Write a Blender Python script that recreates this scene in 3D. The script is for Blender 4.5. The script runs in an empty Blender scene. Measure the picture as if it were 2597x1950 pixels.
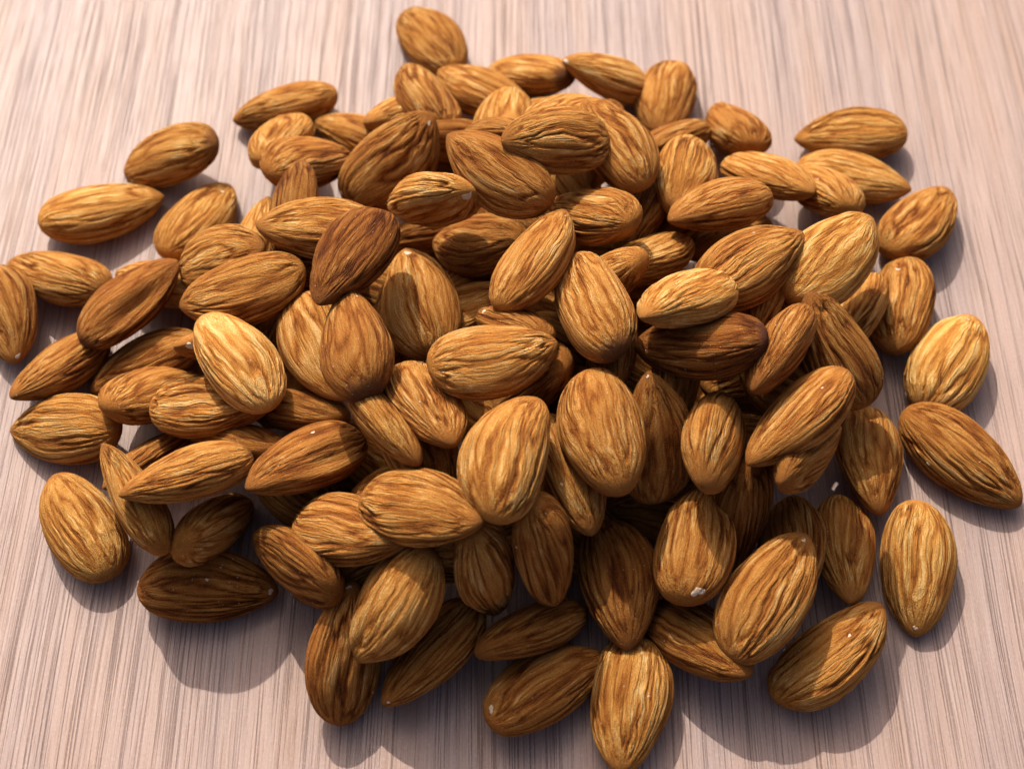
import bpy, math
import numpy as np
from mathutils import Matrix, Quaternion, Vector

scene = bpy.context.scene
MM = 0.001                      # everything below is written in millimetres

# ------------------------------------------------------------------ camera
PITCH, DIST = math.radians(58.0), 291.6
cam_data = bpy.data.cameras.new("camera")
cam = bpy.data.objects.new("camera", cam_data)
scene.collection.objects.link(cam)
cam.location = (0.0, -DIST * math.cos(PITCH) * MM, DIST * math.sin(PITCH) * MM)
cam.rotation_euler = (math.radians(90) - PITCH, 0.0, 0.0)
cam_data.sensor_width = 36.0
cam_data.lens = 51.290
cam_data.clip_start, cam_data.clip_end = 0.01, 50.0
cam_data.dof.use_dof = True
cam_data.dof.focus_distance = 0.2636
cam_data.dof.aperture_fstop = 17.0
scene.camera = cam

# ------------------------------------------------------------------ sky, sun, exposure
SUN_EL, SUN_AZ = math.radians(43.0), math.radians(-20.0)   # azimuth from +Y (away from the camera) towards +X
sun_dir = Vector((math.sin(SUN_AZ) * math.cos(SUN_EL), math.cos(SUN_AZ) * math.cos(SUN_EL), math.sin(SUN_EL)))
world = bpy.data.worlds.new("World")
scene.world = world
world.use_nodes = True
nt = world.node_tree
sky = nt.nodes.new("ShaderNodeTexSky")
sky.sky_type = "NISHITA"
sky.sun_disc = False
sky.sun_elevation = SUN_EL
sky.sun_rotation = SUN_AZ
sky.air_density = 0.35
sky.dust_density = 6.5
sky.ozone_density = 0.6
nt.links.new(sky.outputs["Color"], nt.nodes["Background"].inputs["Color"])
nt.nodes["Background"].inputs["Strength"].default_value = 0.15
sun_data = bpy.data.lights.new("sun", "SUN")
sun_data.energy = 3.5
sun_data.angle = math.radians(0.5)
sun_data.color = (1.0, 0.95, 0.87)
sun = bpy.data.objects.new("sun", sun_data)
scene.collection.objects.link(sun)
sun.rotation_euler = sun_dir.to_track_quat("Z", "Y").to_euler()
scene.view_settings.view_transform = "Standard"
scene.view_settings.look = "None"
scene.view_settings.exposure = 0.25
scene.view_settings.gamma = 1.0
scene.view_settings.use_curve_mapping = False

# ------------------------------------------------------------------ node helpers
class Nodes:
    def __init__(self, name):
        self.mat = bpy.data.materials.new(name)
        self.mat.use_nodes = True
        self.t = self.mat.node_tree
        self.bsdf = self.t.nodes["Principled BSDF"]
    def new(self, kind, **kw):
        n = self.t.nodes.new(kind)
        for k, v in kw.items():
            setattr(n, k, v)
        return n
    def put(self, sock, v):
        if hasattr(v, "is_output"):
            self.t.links.new(v, sock)
        elif isinstance(v, (tuple, list)) and len(v) == 3 and sock.type == "RGBA":
            sock.default_value = (*v, 1.0)
        else:
            sock.default_value = v
    def math(self, op, a, b=0.0, c=0.0, clamp=False):
        n = self.new("ShaderNodeMath", operation=op, use_clamp=clamp)
        for i, v in enumerate((a, b, c)):
            self.put(n.inputs[i], v)
        return n.outputs[0]
    def mix(self, f, a, b, mode="MIX"):
        n = self.new("ShaderNodeMix", data_type="RGBA", blend_type=mode)
        self.put(n.inputs[0], f); self.put(n.inputs[6], a); self.put(n.inputs[7], b)
        return n.outputs[2]
    def ramp(self, v, lo, hi, a=0.0, b=1.0, smooth=True):
        n = self.new("ShaderNodeMapRange", interpolation_type="SMOOTHSTEP" if smooth else "LINEAR")
        self.put(n.inputs[0], v)
        for i, x in zip((1, 2, 3, 4), (lo, hi, a, b)):
            n.inputs[i].default_value = x
        return n.outputs[0]
    def attr(self, name, kind):
        n = self.new("ShaderNodeAttribute", attribute_name=name, attribute_type=kind)
        return n.outputs["Fac"]
    def noise(self, vec, scale, detail=2.0, rough=0.5, dist=0.0):
        n = self.new("ShaderNodeTexNoise")
        self.put(n.inputs["Vector"], vec)
        n.inputs["Scale"].default_value = scale
        n.inputs["Detail"].default_value = detail
        n.inputs["Roughness"].default_value = rough
        n.inputs["Distortion"].default_value = dist
        return n.outputs["Fac"]
    def bump(self, h, dist, strength=1.0, normal=None):
        n = self.new("ShaderNodeBump")
        self.put(n.inputs["Height"], h)
        n.inputs["Distance"].default_value = dist
        n.inputs["Strength"].default_value = strength
        if normal is not None:
            self.put(n.inputs["Normal"], normal)
        return n.outputs[0]

# ------------------------------------------------------------------ the wooden table top
def wood_material():
    m = Nodes("pale_open_grain_wood")
    co = m.new("ShaderNodeTexCoord").outputs["Object"]
    def stretched(sx, sy, off=0.0):
        n = m.new("ShaderNodeMapping")
        m.put(n.inputs["Vector"], co)
        n.inputs["Scale"].default_value = (sx * 1000, sy * 1000, 1000)
        n.inputs["Location"].default_value = (off, off * 1.7, 0)
        return n.outputs[0]
    wob = m.noise(stretched(0.03, 0.012, 2.0), 1.0, 1.0, 0.5)
    sep = m.new("ShaderNodeSeparateXYZ"); m.put(sep.inputs[0], co)
    cmb = m.new("ShaderNodeCombineXYZ")
    m.put(cmb.inputs[0], m.math("ADD", sep.outputs[0], m.math("MULTIPLY", m.math("SUBTRACT", wob, 0.5), 0.0025)))
    m.put(cmb.inputs[1], sep.outputs[1]); m.put(cmb.inputs[2], sep.outputs[2])
    co = cmb.outputs[0]
    band = m.noise(stretched(0.075, 0.004, 3.1), 1.0, 3.0, 0.6, 0.2)
    tan_ = m.noise(stretched(0.16, 0.010, 17.3), 1.0, 3.0, 0.65, 0.2)
    streak = m.noise(stretched(0.8, 0.008, 7.7), 1.0, 3.0, 0.65, 0.1)
    fibre = m.noise(stretched(2.8, 0.030, 1.3), 1.0, 3.0, 0.7)
    pore = m.noise(stretched(2.9, 0.014, 11.9), 1.0, 2.0, 0.6)
    dash = m.noise(stretched(3.0, 0.07, 31.0), 1.0, 2.0, 0.6)
    gate = m.noise(stretched(0.3, 0.012, 21.0), 1.0, 2.0, 0.6)
    grit = m.noise(stretched(3.0, 1.5, 5.0), 1.0, 2.0, 0.75)
    col = m.mix(m.ramp(band, 0.36, 0.64), (0.405, 0.27, 0.215), (0.345, 0.245, 0.212))
    col = m.mix(m.ramp(tan_, 0.46, 0.70, 0.0, 0.65), col, (0.375, 0.225, 0.148))
    col = m.mix(m.ramp(streak, 0.48, 0.72, 0.0, 0.3), col, (0.28, 0.185, 0.148))
    col = m.mix(m.ramp(fibre, 0.44, 0.70, 0.0, 0.6), col, (0.50, 0.375, 0.315))
    porem = m.math("MULTIPLY", m.ramp(pore, 0.53, 0.64, 0.0, 0.75), m.ramp(gate, 0.36, 0.60, 0.5, 1.0))
    dashm = m.ramp(dash, 0.56, 0.70, 0.0, 0.5)
    col = m.mix(dashm, col, (0.24, 0.14, 0.10))
    col = m.mix(porem, col, (0.125, 0.072, 0.057))
    col = m.mix(m.ramp(grit, 0.52, 0.75, 0.0, 0.5), col, (0.50, 0.375, 0.315))
    col = m.mix(m.ramp(grit, 0.47, 0.26, 0.0, 0.5), col, (0.28, 0.185, 0.148))
    m.put(m.bsdf.inputs["Base Color"], col)
    m.put(m.bsdf.inputs["Roughness"], m.ramp(grit, 0.3, 0.7, 0.50, 0.58))
    m.put(m.bsdf.inputs["Specular IOR Level"], 0.5)
    h = m.math("SUBTRACT", m.math("MULTIPLY", fibre, 0.55), m.math("ADD", m.math("MULTIPLY", porem, 0.8), m.math("MULTIPLY", dashm, 0.5)))
    h = m.math("ADD", h, m.math("MULTIPLY", grit, 0.35))
    h = m.math("ADD", h, m.math("MULTIPLY", streak, 0.35))
    m.put(m.bsdf.inputs["Normal"], m.bump(h, 0.00014))
    return m.mat

def table_top():
    x0, x1, y0, y1, th, bv = -420, 420, -330, 520, 26, 2.0
    prof = [(0, -th), (0, -bv), (bv * 0.3, -bv * 0.3), (bv, 0)]
    verts, faces = [], []
    for ins, z in prof:
        verts += [(x0 + ins, y0 + ins, z), (x1 - ins, y0 + ins, z), (x1 - ins, y1 - ins, z), (x0 + ins, y1 - ins, z)]
    for k in range(len(prof) - 1):
        for i in range(4):
            j = (i + 1) % 4
            faces.append((k * 4 + i, k * 4 + j, k * 4 + 4 + j, k * 4 + 4 + i))
    faces.append((3, 2, 1, 0))
    n = (len(prof) - 1) * 4
    faces.append((n, n + 1, n + 2, n + 3))
    me = bpy.data.meshes.new("wooden_table_top")
    me.from_pydata([tuple(c * MM for c in v) for v in verts], [], faces)
    me.materials.append(wood_material())
    o = bpy.data.objects.new("wooden_table_top", me)
    scene.collection.objects.link(o)
    o["kind"] = "structure"
    o["label"] = "pale brown open grained wooden table top under the almonds"
table_top()

# ------------------------------------------------------------------ gradient noise on arrays
_rng = np.random.default_rng(11)
_perm = np.tile(_rng.permutation(256), 3)
_grad = _rng.normal(size=(256, 3)); _grad /= np.linalg.norm(_grad, axis=1)[:, None]
def noise3(x, y, z):
    xi, yi, zi = np.floor(x).astype(int), np.floor(y).astype(int), np.floor(z).astype(int)
    xf, yf, zf = x - xi, y - yi, z - zi
    xi &= 255; yi &= 255; zi &= 255
    fade = lambda t: t * t * t * (t * (t * 6 - 15) + 10)
    u, v, w = fade(xf), fade(yf), fade(zf)
    def g(a, b, c):
        k = _grad[_perm[_perm[_perm[xi + a] + yi + b] + zi + c]]
        return k[..., 0] * (xf - a) + k[..., 1] * (yf - b) + k[..., 2] * (zf - c)
    def lerp(a, b, t): return a + (b - a) * t
    return lerp(lerp(lerp(g(0,0,0), g(1,0,0), u), lerp(g(0,1,0), g(1,1,0), u), v),
                lerp(lerp(g(0,0,1), g(1,0,1), u), lerp(g(0,1,1), g(1,1,1), u), v), w) * 1.6

# ------------------------------------------------------------------ one almond's skin
def smooth(t, a, b):
    t = np.clip((t - a) / (b - a), 0, 1)
    return t * t * (3 - 2 * t)

def almond_skin(u, th, A):
    """Point, pigment and wrinkle depth at (u, th): u runs from the broad end (0) to the tip (1)."""
    L, W, T, wr, seed = A["L"], A["W"], A["T"], A["wr"], A["seed"]
    r = np.random.default_rng(seed)
    a, b = 0.49 + r.uniform(-.035, .02), A["point"] + r.uniform(-.05, .06)
    m = a / (a + b)
    uc = np.clip(u, 0, 1)
    R = (uc / m) ** a * ((1 - uc) / (1 - m)) ** b
    c, s = np.cos(th), np.sin(th)
    p = 0.5 * 2 / r.uniform(2.0, 2.35)
    cs, ss = np.sign(c) * np.abs(c) ** (2 * p), np.sign(s) * np.abs(s) ** (2 * p)
    lob = 1 + r.uniform(-.10, .10) * c
    y = 0.5 * W * R * cs * lob
    z = 0.5 * T * R * ss * (1 + r.uniform(-.1, .1) * s)
    x = (u - 0.5) * L
    y = y + W * (r.uniform(-.08, .08) * (np.sin(np.pi * uc) - .6) + r.uniform(-.07, .07) * smooth(uc, .7, 1.0))
    z = z + T * r.uniform(-.05, .05) * np.sin(np.pi * uc)
    # outward direction, close enough for shallow relief
    nx = np.where(u > m, 0.35 * (u - m) / (1 - m), -0.75 * ((m - u) / m) ** 2)
    ny, nz = c / W, s / T
    k = np.sqrt(ny * ny + nz * nz) * np.sqrt(1 + nx * nx)
    nx, ny, nz = nx / np.sqrt(1 + nx * nx), ny / k, nz / k
    # lengthwise wrinkles: stretched noise whose zero lines are the grooves
    o = r.uniform(0, 200, 3)
    env = smooth(uc, 0.0, 0.10) * (1 - smooth(uc, 0.84, 0.99))
    arc = np.sqrt(0.30 + 0.70 * np.minimum(R, 1))
    q = r.uniform(3.8, 4.9)
    wx = noise3(c * 1.2 + o[0], s * 1.2 + o[1], u * 2.6 + o[2])
    wy = noise3(c * 1.3 + o[1], s * 1.3 + o[2], u * 3.0 + o[0])
    w2 = noise3(c * 4 + o[2], s * 4 + o[0], u * 10.0 + o[1])
    tw = r.uniform(-.25, .25) * (uc - .5)
    cc, sc = np.cos(th + tw + 0.12 * wx + 0.035 * w2), np.sin(th + tw + 0.12 * wx + 0.035 * w2)
    along = u * r.uniform(0.95, 1.5) + 0.16 * wy
    n1 = noise3(cc * q * arc + o[0], sc * q * arc + o[1], along + o[2])
    g1 = np.clip(np.abs(n1) * 3.4, 0, 1) ** 0.8
    pale = np.exp(-(noise3(cc * q * 1.1 * arc + o[2] + 70, sc * q * 1.1 * arc + o[1], along * 1.1 + o[0]) / 0.09) ** 2)
    patch = np.clip(0.8 + 0.9 * noise3(c * 1.1 + o[2], s * 1.1 + o[1], u * 2.2 + o[0]), 0.3, 1.35)
    h = 0.25 + 0.75 * g1
    big = noise3(c * 0.9 + o[1] + 40, s * 0.9 + o[0], u * 1.8 + o[2])
    amp = 0.43 * wr * patch * env
    d = amp * (h - 0.75 + 0.10 * pale) + 0.55 * big * smooth(uc, 0, .15) * (1 - smooth(uc, .8, 1))
    if A.get("dent"):                      # a long furrow along one face
        dt, dth, dd, dl = A["dent"]
        da = np.angle(np.exp(1j * (th - dth)))
        d = d - dd * np.exp(-(da / 0.33) ** 2 - ((u - dt) / dl) ** 2) + 0.35 * dd * np.exp(-((np.abs(da) - 0.62) / 0.25) ** 2 - ((u - dt) / dl) ** 2)
    # the seam that runs round the narrow edge
    seam = np.exp(-(np.angle(np.exp(1j * (th - A["seam"]))) / 0.05) ** 2) * smooth(uc, .08, .3)
    d = d - 0.16 * seam
    pt = np.stack([x + nx * d, y + ny * d, z + nz * d], -1)
    pig = np.clip(0.50 + (h - 0.78) * 0.80 * (0.5 + 0.5 * patch) + 0.26 * pale * np.clip(patch, 0.3, 1), 0, 1) * env + 0.5 * (1 - env) - 0.25 * seam
    flow = np.stack([cc * q * arc + o[2], sc * q * arc + o[0], along + o[1] + 0 * c], -1)
    return pt, pig, np.stack([nx, ny, nz], -1), flow, env * np.clip(patch, 0.4, 1.2)

# ------------------------------------------------------------------ materials
def skin_material():
    m = Nodes("almond_skin")
    co = m.new("ShaderNodeTexCoord").outputs["Object"]
    info = m.new("ShaderNodeObjectInfo")
    off = m.new("ShaderNodeVectorMath", operation="ADD")
    sh = m.new("ShaderNodeVectorMath", operation="SCALE")
    m.put(sh.inputs[0], (3.0, 5.0, 7.0)); m.put(sh.inputs["Scale"], info.outputs["Random"])
    m.put(off.inputs[0], co); m.put(off.inputs[1], sh.outputs[0])
    co = off.outputs[0]
    pig, along = m.attr("pigment", "GEOMETRY"), m.attr("along", "GEOMETRY")
    tone, red, dark = m.attr("tone", "OBJECT"), m.attr("red", "OBJECT"), m.attr("dark_end", "OBJECT")
    mottle = m.noise(co, 260, 3.0, 0.6)
    flow = m.new("ShaderNodeAttribute", attribute_name="flow", attribute_type="GEOMETRY").outputs["Vector"]
    relief = m.attr("relief", "GEOMETRY")
    n2 = m.noise(flow, 1.55, 1.0, 0.5)
    g2 = m.ramp(m.math("ABSOLUTE", m.math("SUBTRACT", n2, 0.5)), 0.0, 0.11, smooth=False)
    n3 = m.noise(flow, 3.4, 1.0, 0.5)
    g3 = m.ramp(m.math("ABSOLUTE", m.math("SUBTRACT", n3, 0.5)), 0.0, 0.13, smooth=False)
    vein = m.noise(flow, 6.5, 2.0, 0.6)
    speck = m.noise(co, 4600, 2.0, 0.65)
    fine = m.math("ADD", m.math("MULTIPLY", g2, 0.6), m.math("MULTIPLY", g3, 0.4))
    def centred(v, c, k): return m.math("MULTIPLY", m.math("SUBTRACT", v, c), k)
    p = m.math("ADD", pig, m.math("MULTIPLY", centred(fine, 0.72, 0.26), relief))
    p = m.math("ADD", p, centred(vein, 0.5, 0.28))
    p = m.math("ADD", p, centred(mottle, 0.5, 0.4))
    p = m.math("ADD", p, centred(speck, 0.5, 0.8))
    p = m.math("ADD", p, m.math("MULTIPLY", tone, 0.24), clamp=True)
    cr = m.new("ShaderNodeValToRGB")
    m.put(cr.inputs[0], p)
    el = cr.color_ramp.elements
    stops = ((0.0, (0.115, 0.034, 0.007)), (0.22, (0.245, 0.082, 0.015)), (0.5, (0.415, 0.168, 0.032)), (0.72, (0.53, 0.264, 0.062)), (1.0, (0.70, 0.46, 0.18)))
    el[0].position, el[1].position = stops[0][0], stops[-1][0]
    el[0].color, el[1].color = (*stops[0][1], 1), (*stops[-1][1], 1)
    for pos, c in stops[1:-1]:
        e = el.new(pos); e.color = (*c, 1)
    col = m.mix(red, cr.outputs[0], (0.80, 0.64, 0.62), "MULTIPLY")
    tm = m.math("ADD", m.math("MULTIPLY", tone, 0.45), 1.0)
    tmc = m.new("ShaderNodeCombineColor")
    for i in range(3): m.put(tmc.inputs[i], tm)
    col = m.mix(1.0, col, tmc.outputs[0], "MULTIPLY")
    # bruised broad end, reddish brown tip
    e = m.math("MULTIPLY", m.ramp(m.math("ADD", along, m.math("MULTIPLY", m.math("SUBTRACT", mottle, 0.5), 0.10)), 0.11, 0.01, 0.0, 0.8), dark)
    col = m.mix(e, col, (0.055, 0.020, 0.018))
    tip = m.ramp(along, 0.86, 0.985, 0.0, 0.45)
    col = m.mix(tip, col, (0.30, 0.115, 0.030))
    dust = m.noise(co, 1900, 1.0, 0.4)
    col = m.mix(m.ramp(dust, 0.745, 0.79, 0.0, 0.55), col, (0.62, 0.50, 0.38))
    m.put(m.bsdf.inputs["Base Color"], col)
    m.put(m.bsdf.inputs["Roughness"], m.ramp(mottle, 0.3, 0.7, 0.7, 0.9))
    m.put(m.bsdf.inputs["Specular IOR Level"], 0.08)
    h = m.math("ADD", m.math("MULTIPLY", m.math("MULTIPLY", fine, relief), 1.0), m.math("MULTIPLY", vein, 0.7))
    h = m.math("ADD", h, m.math("MULTIPLY", speck, 0.75))
    m.put(m.bsdf.inputs["Normal"], m.bump(h, 0.00038, 1.0))
    return m.mat

def kernel_material():
    m = Nodes("bare_almond_kernel")
    co = m.new("ShaderNodeTexCoord").outputs["Object"]
    n = m.noise(co, 1800, 3.0, 0.6)
    m.put(m.bsdf.inputs["Base Color"], m.mix(n, (0.52, 0.36, 0.22), (0.72, 0.58, 0.42)))
    m.bsdf.inputs["Roughness"].default_value = 0.6
    m.put(m.bsdf.inputs["Normal"], m.bump(n, 0.0002))
    return m.mat

SKIN, KERNEL = skin_material(), kernel_material()

# ------------------------------------------------------------------ building an almond
def make_mesh(name, pts, faces, mat, attrs=None):
    me = bpy.data.meshes.new(name)
    me.vertices.add(len(pts)); me.vertices.foreach_set("co", (pts * MM).astype(np.float32).ravel())
    n = len(faces)
    me.loops.add(n * 4); me.loops.foreach_set("vertex_index", faces.astype(np.int32).ravel())
    me.polygons.add(n)
    me.polygons.foreach_set("loop_start", np.arange(0, n * 4, 4, dtype=np.int32))
    me.update(calc_edges=True)
    me.polygons.foreach_set("use_smooth", np.ones(n, bool))
    for k, v in (attrs or {}).items():
        if v.ndim == 2:
            me.attributes.new(k, "FLOAT_VECTOR", "POINT").data.foreach_set("vector", v.astype(np.float32).ravel())
        else:
            me.attributes.new(k, "FLOAT", "POINT").data.foreach_set("value", v.astype(np.float32))
    me.materials.append(mat)
    me.validate(); me.update()
    return me

def grid_faces(nu, nv):
    i, j = np.meshgrid(np.arange(nu - 1), np.arange(nv), indexing="ij")
    k = (j + 1) % nv
    return np.stack([i * nv + j, i * nv + k, (i + 1) * nv + k, (i + 1) * nv + j], -1).reshape(-1, 4)

def build_almond(A, nu=72, nv=150):
    s = np.linspace(0.004, 0.996, nu)
    u = (1 - np.cos(np.pi * s)) / 2
    u = 0.65 * u + 0.35 * s
    u = (u - u[0]) / (u[-1] - u[0]) * 0.9985 + 0.0003
    th = np.linspace(0, 2 * np.pi, nv, endpoint=False)
    U, TH = np.meshgrid(u, th, indexing="ij")
    pt, pig, _, flow, env = almond_skin(U, TH, A)
    pts = pt.reshape(-1, 3); pig = pig.ravel(); al = U.ravel()
    flow = flow.reshape(-1, 3); env = env.ravel()
    faces = grid_faces(nu, nv)
    # close both ends with a small fan of quads folded onto a centre point
    n0 = len(pts)
    pts = np.vstack([pts, pt[0].mean(0), pt[-1].mean(0)])
    pig = np.r_[pig, pig[:nv].mean(), pig[-nv:].mean()]; al = np.r_[al, 0, 1]; env = np.r_[env, 0, 0]; flow = np.vstack([flow, flow[0], flow[-1]])
    cap = []
    for j in range(0, nv, 2):
        cap.append((n0, (j + 2) % nv, j + 1, j))
        b = (nu - 1) * nv
        cap.append((n0 + 1, b + j, b + j + 1, b + (j + 2) % nv))
    faces = np.vstack([faces, cap])[:, ::-1]
    me = make_mesh("almond", pts, faces, SKIN, {"pigment": pig, "along": al, "relief": env, "flow": flow})
    o = bpy.data.objects.new("almond", me)
    scene.collection.objects.link(o)
    o.matrix_world = Matrix.Translation(Vector(A["loc"]) * MM) @ Quaternion(A["rot"]).to_matrix().to_4x4()
    o["label"], o["category"], o["group"] = A["label"], "almond", "almonds heaped on the table"
    o["tone"], o["red"], o["dark_end"] = A["tone"], A["red"], A["dark"]
    for u0, t0, size in A["chips"]:
        chip(o, A, u0, t0, size)
    return o

def chip(parent, A, u0, t0, size):
    """A torn bit of skin with the white kernel showing: a thin patch that hugs the skin."""
    r = np.random.default_rng(int(u0 * 1e4) + int(t0 * 1e3) + 7)
    rings, seg = 4, 20
    e = 1e-3
    f = lambda a, b: almond_skin(np.array([np.clip(a, .001, .999)]), np.array([b]), A)[0][0]
    du = np.linalg.norm(f(u0 + e, t0) - f(u0 - e, t0)) / (2 * e)
    dt = max(np.linalg.norm(f(u0, t0 + e) - f(u0, t0 - e)) / (2 * e), 0.6)
    ang = np.linspace(0, 2 * np.pi, seg, endpoint=False)
    ph = r.uniform(0, 6.28, 4)
    rad = size * 0.5 * (1 + .22 * np.sin(2 * ang + ph[0]) + .16 * np.sin(3 * ang + ph[1]) + .10 * np.sin(5 * ang + ph[2]))
    U, T, H = [], [], []
    for k in range(rings + 1):
        f_ = max(k / rings, 0.02)
        U.append(u0 + np.cos(ang) * rad * f_ / du); T.append(t0 + np.sin(ang) * rad * f_ / dt)
        H.append(np.full(seg, 0.035 if k < rings else -0.2))
    U, T, H = np.clip(np.array(U), .0006, .9985), np.array(T), np.array(H)
    pt, _, nn, _, _ = almond_skin(U, T, A)
    pt = pt + nn * H[..., None]
    pts = pt.reshape(-1, 3)
    me = make_mesh("bare_kernel_patch", pts, grid_faces(rings + 1, seg), KERNEL)
    o = bpy.data.objects.new("bare_kernel_patch", me)
    scene.collection.objects.link(o)
    o.parent = parent

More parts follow.
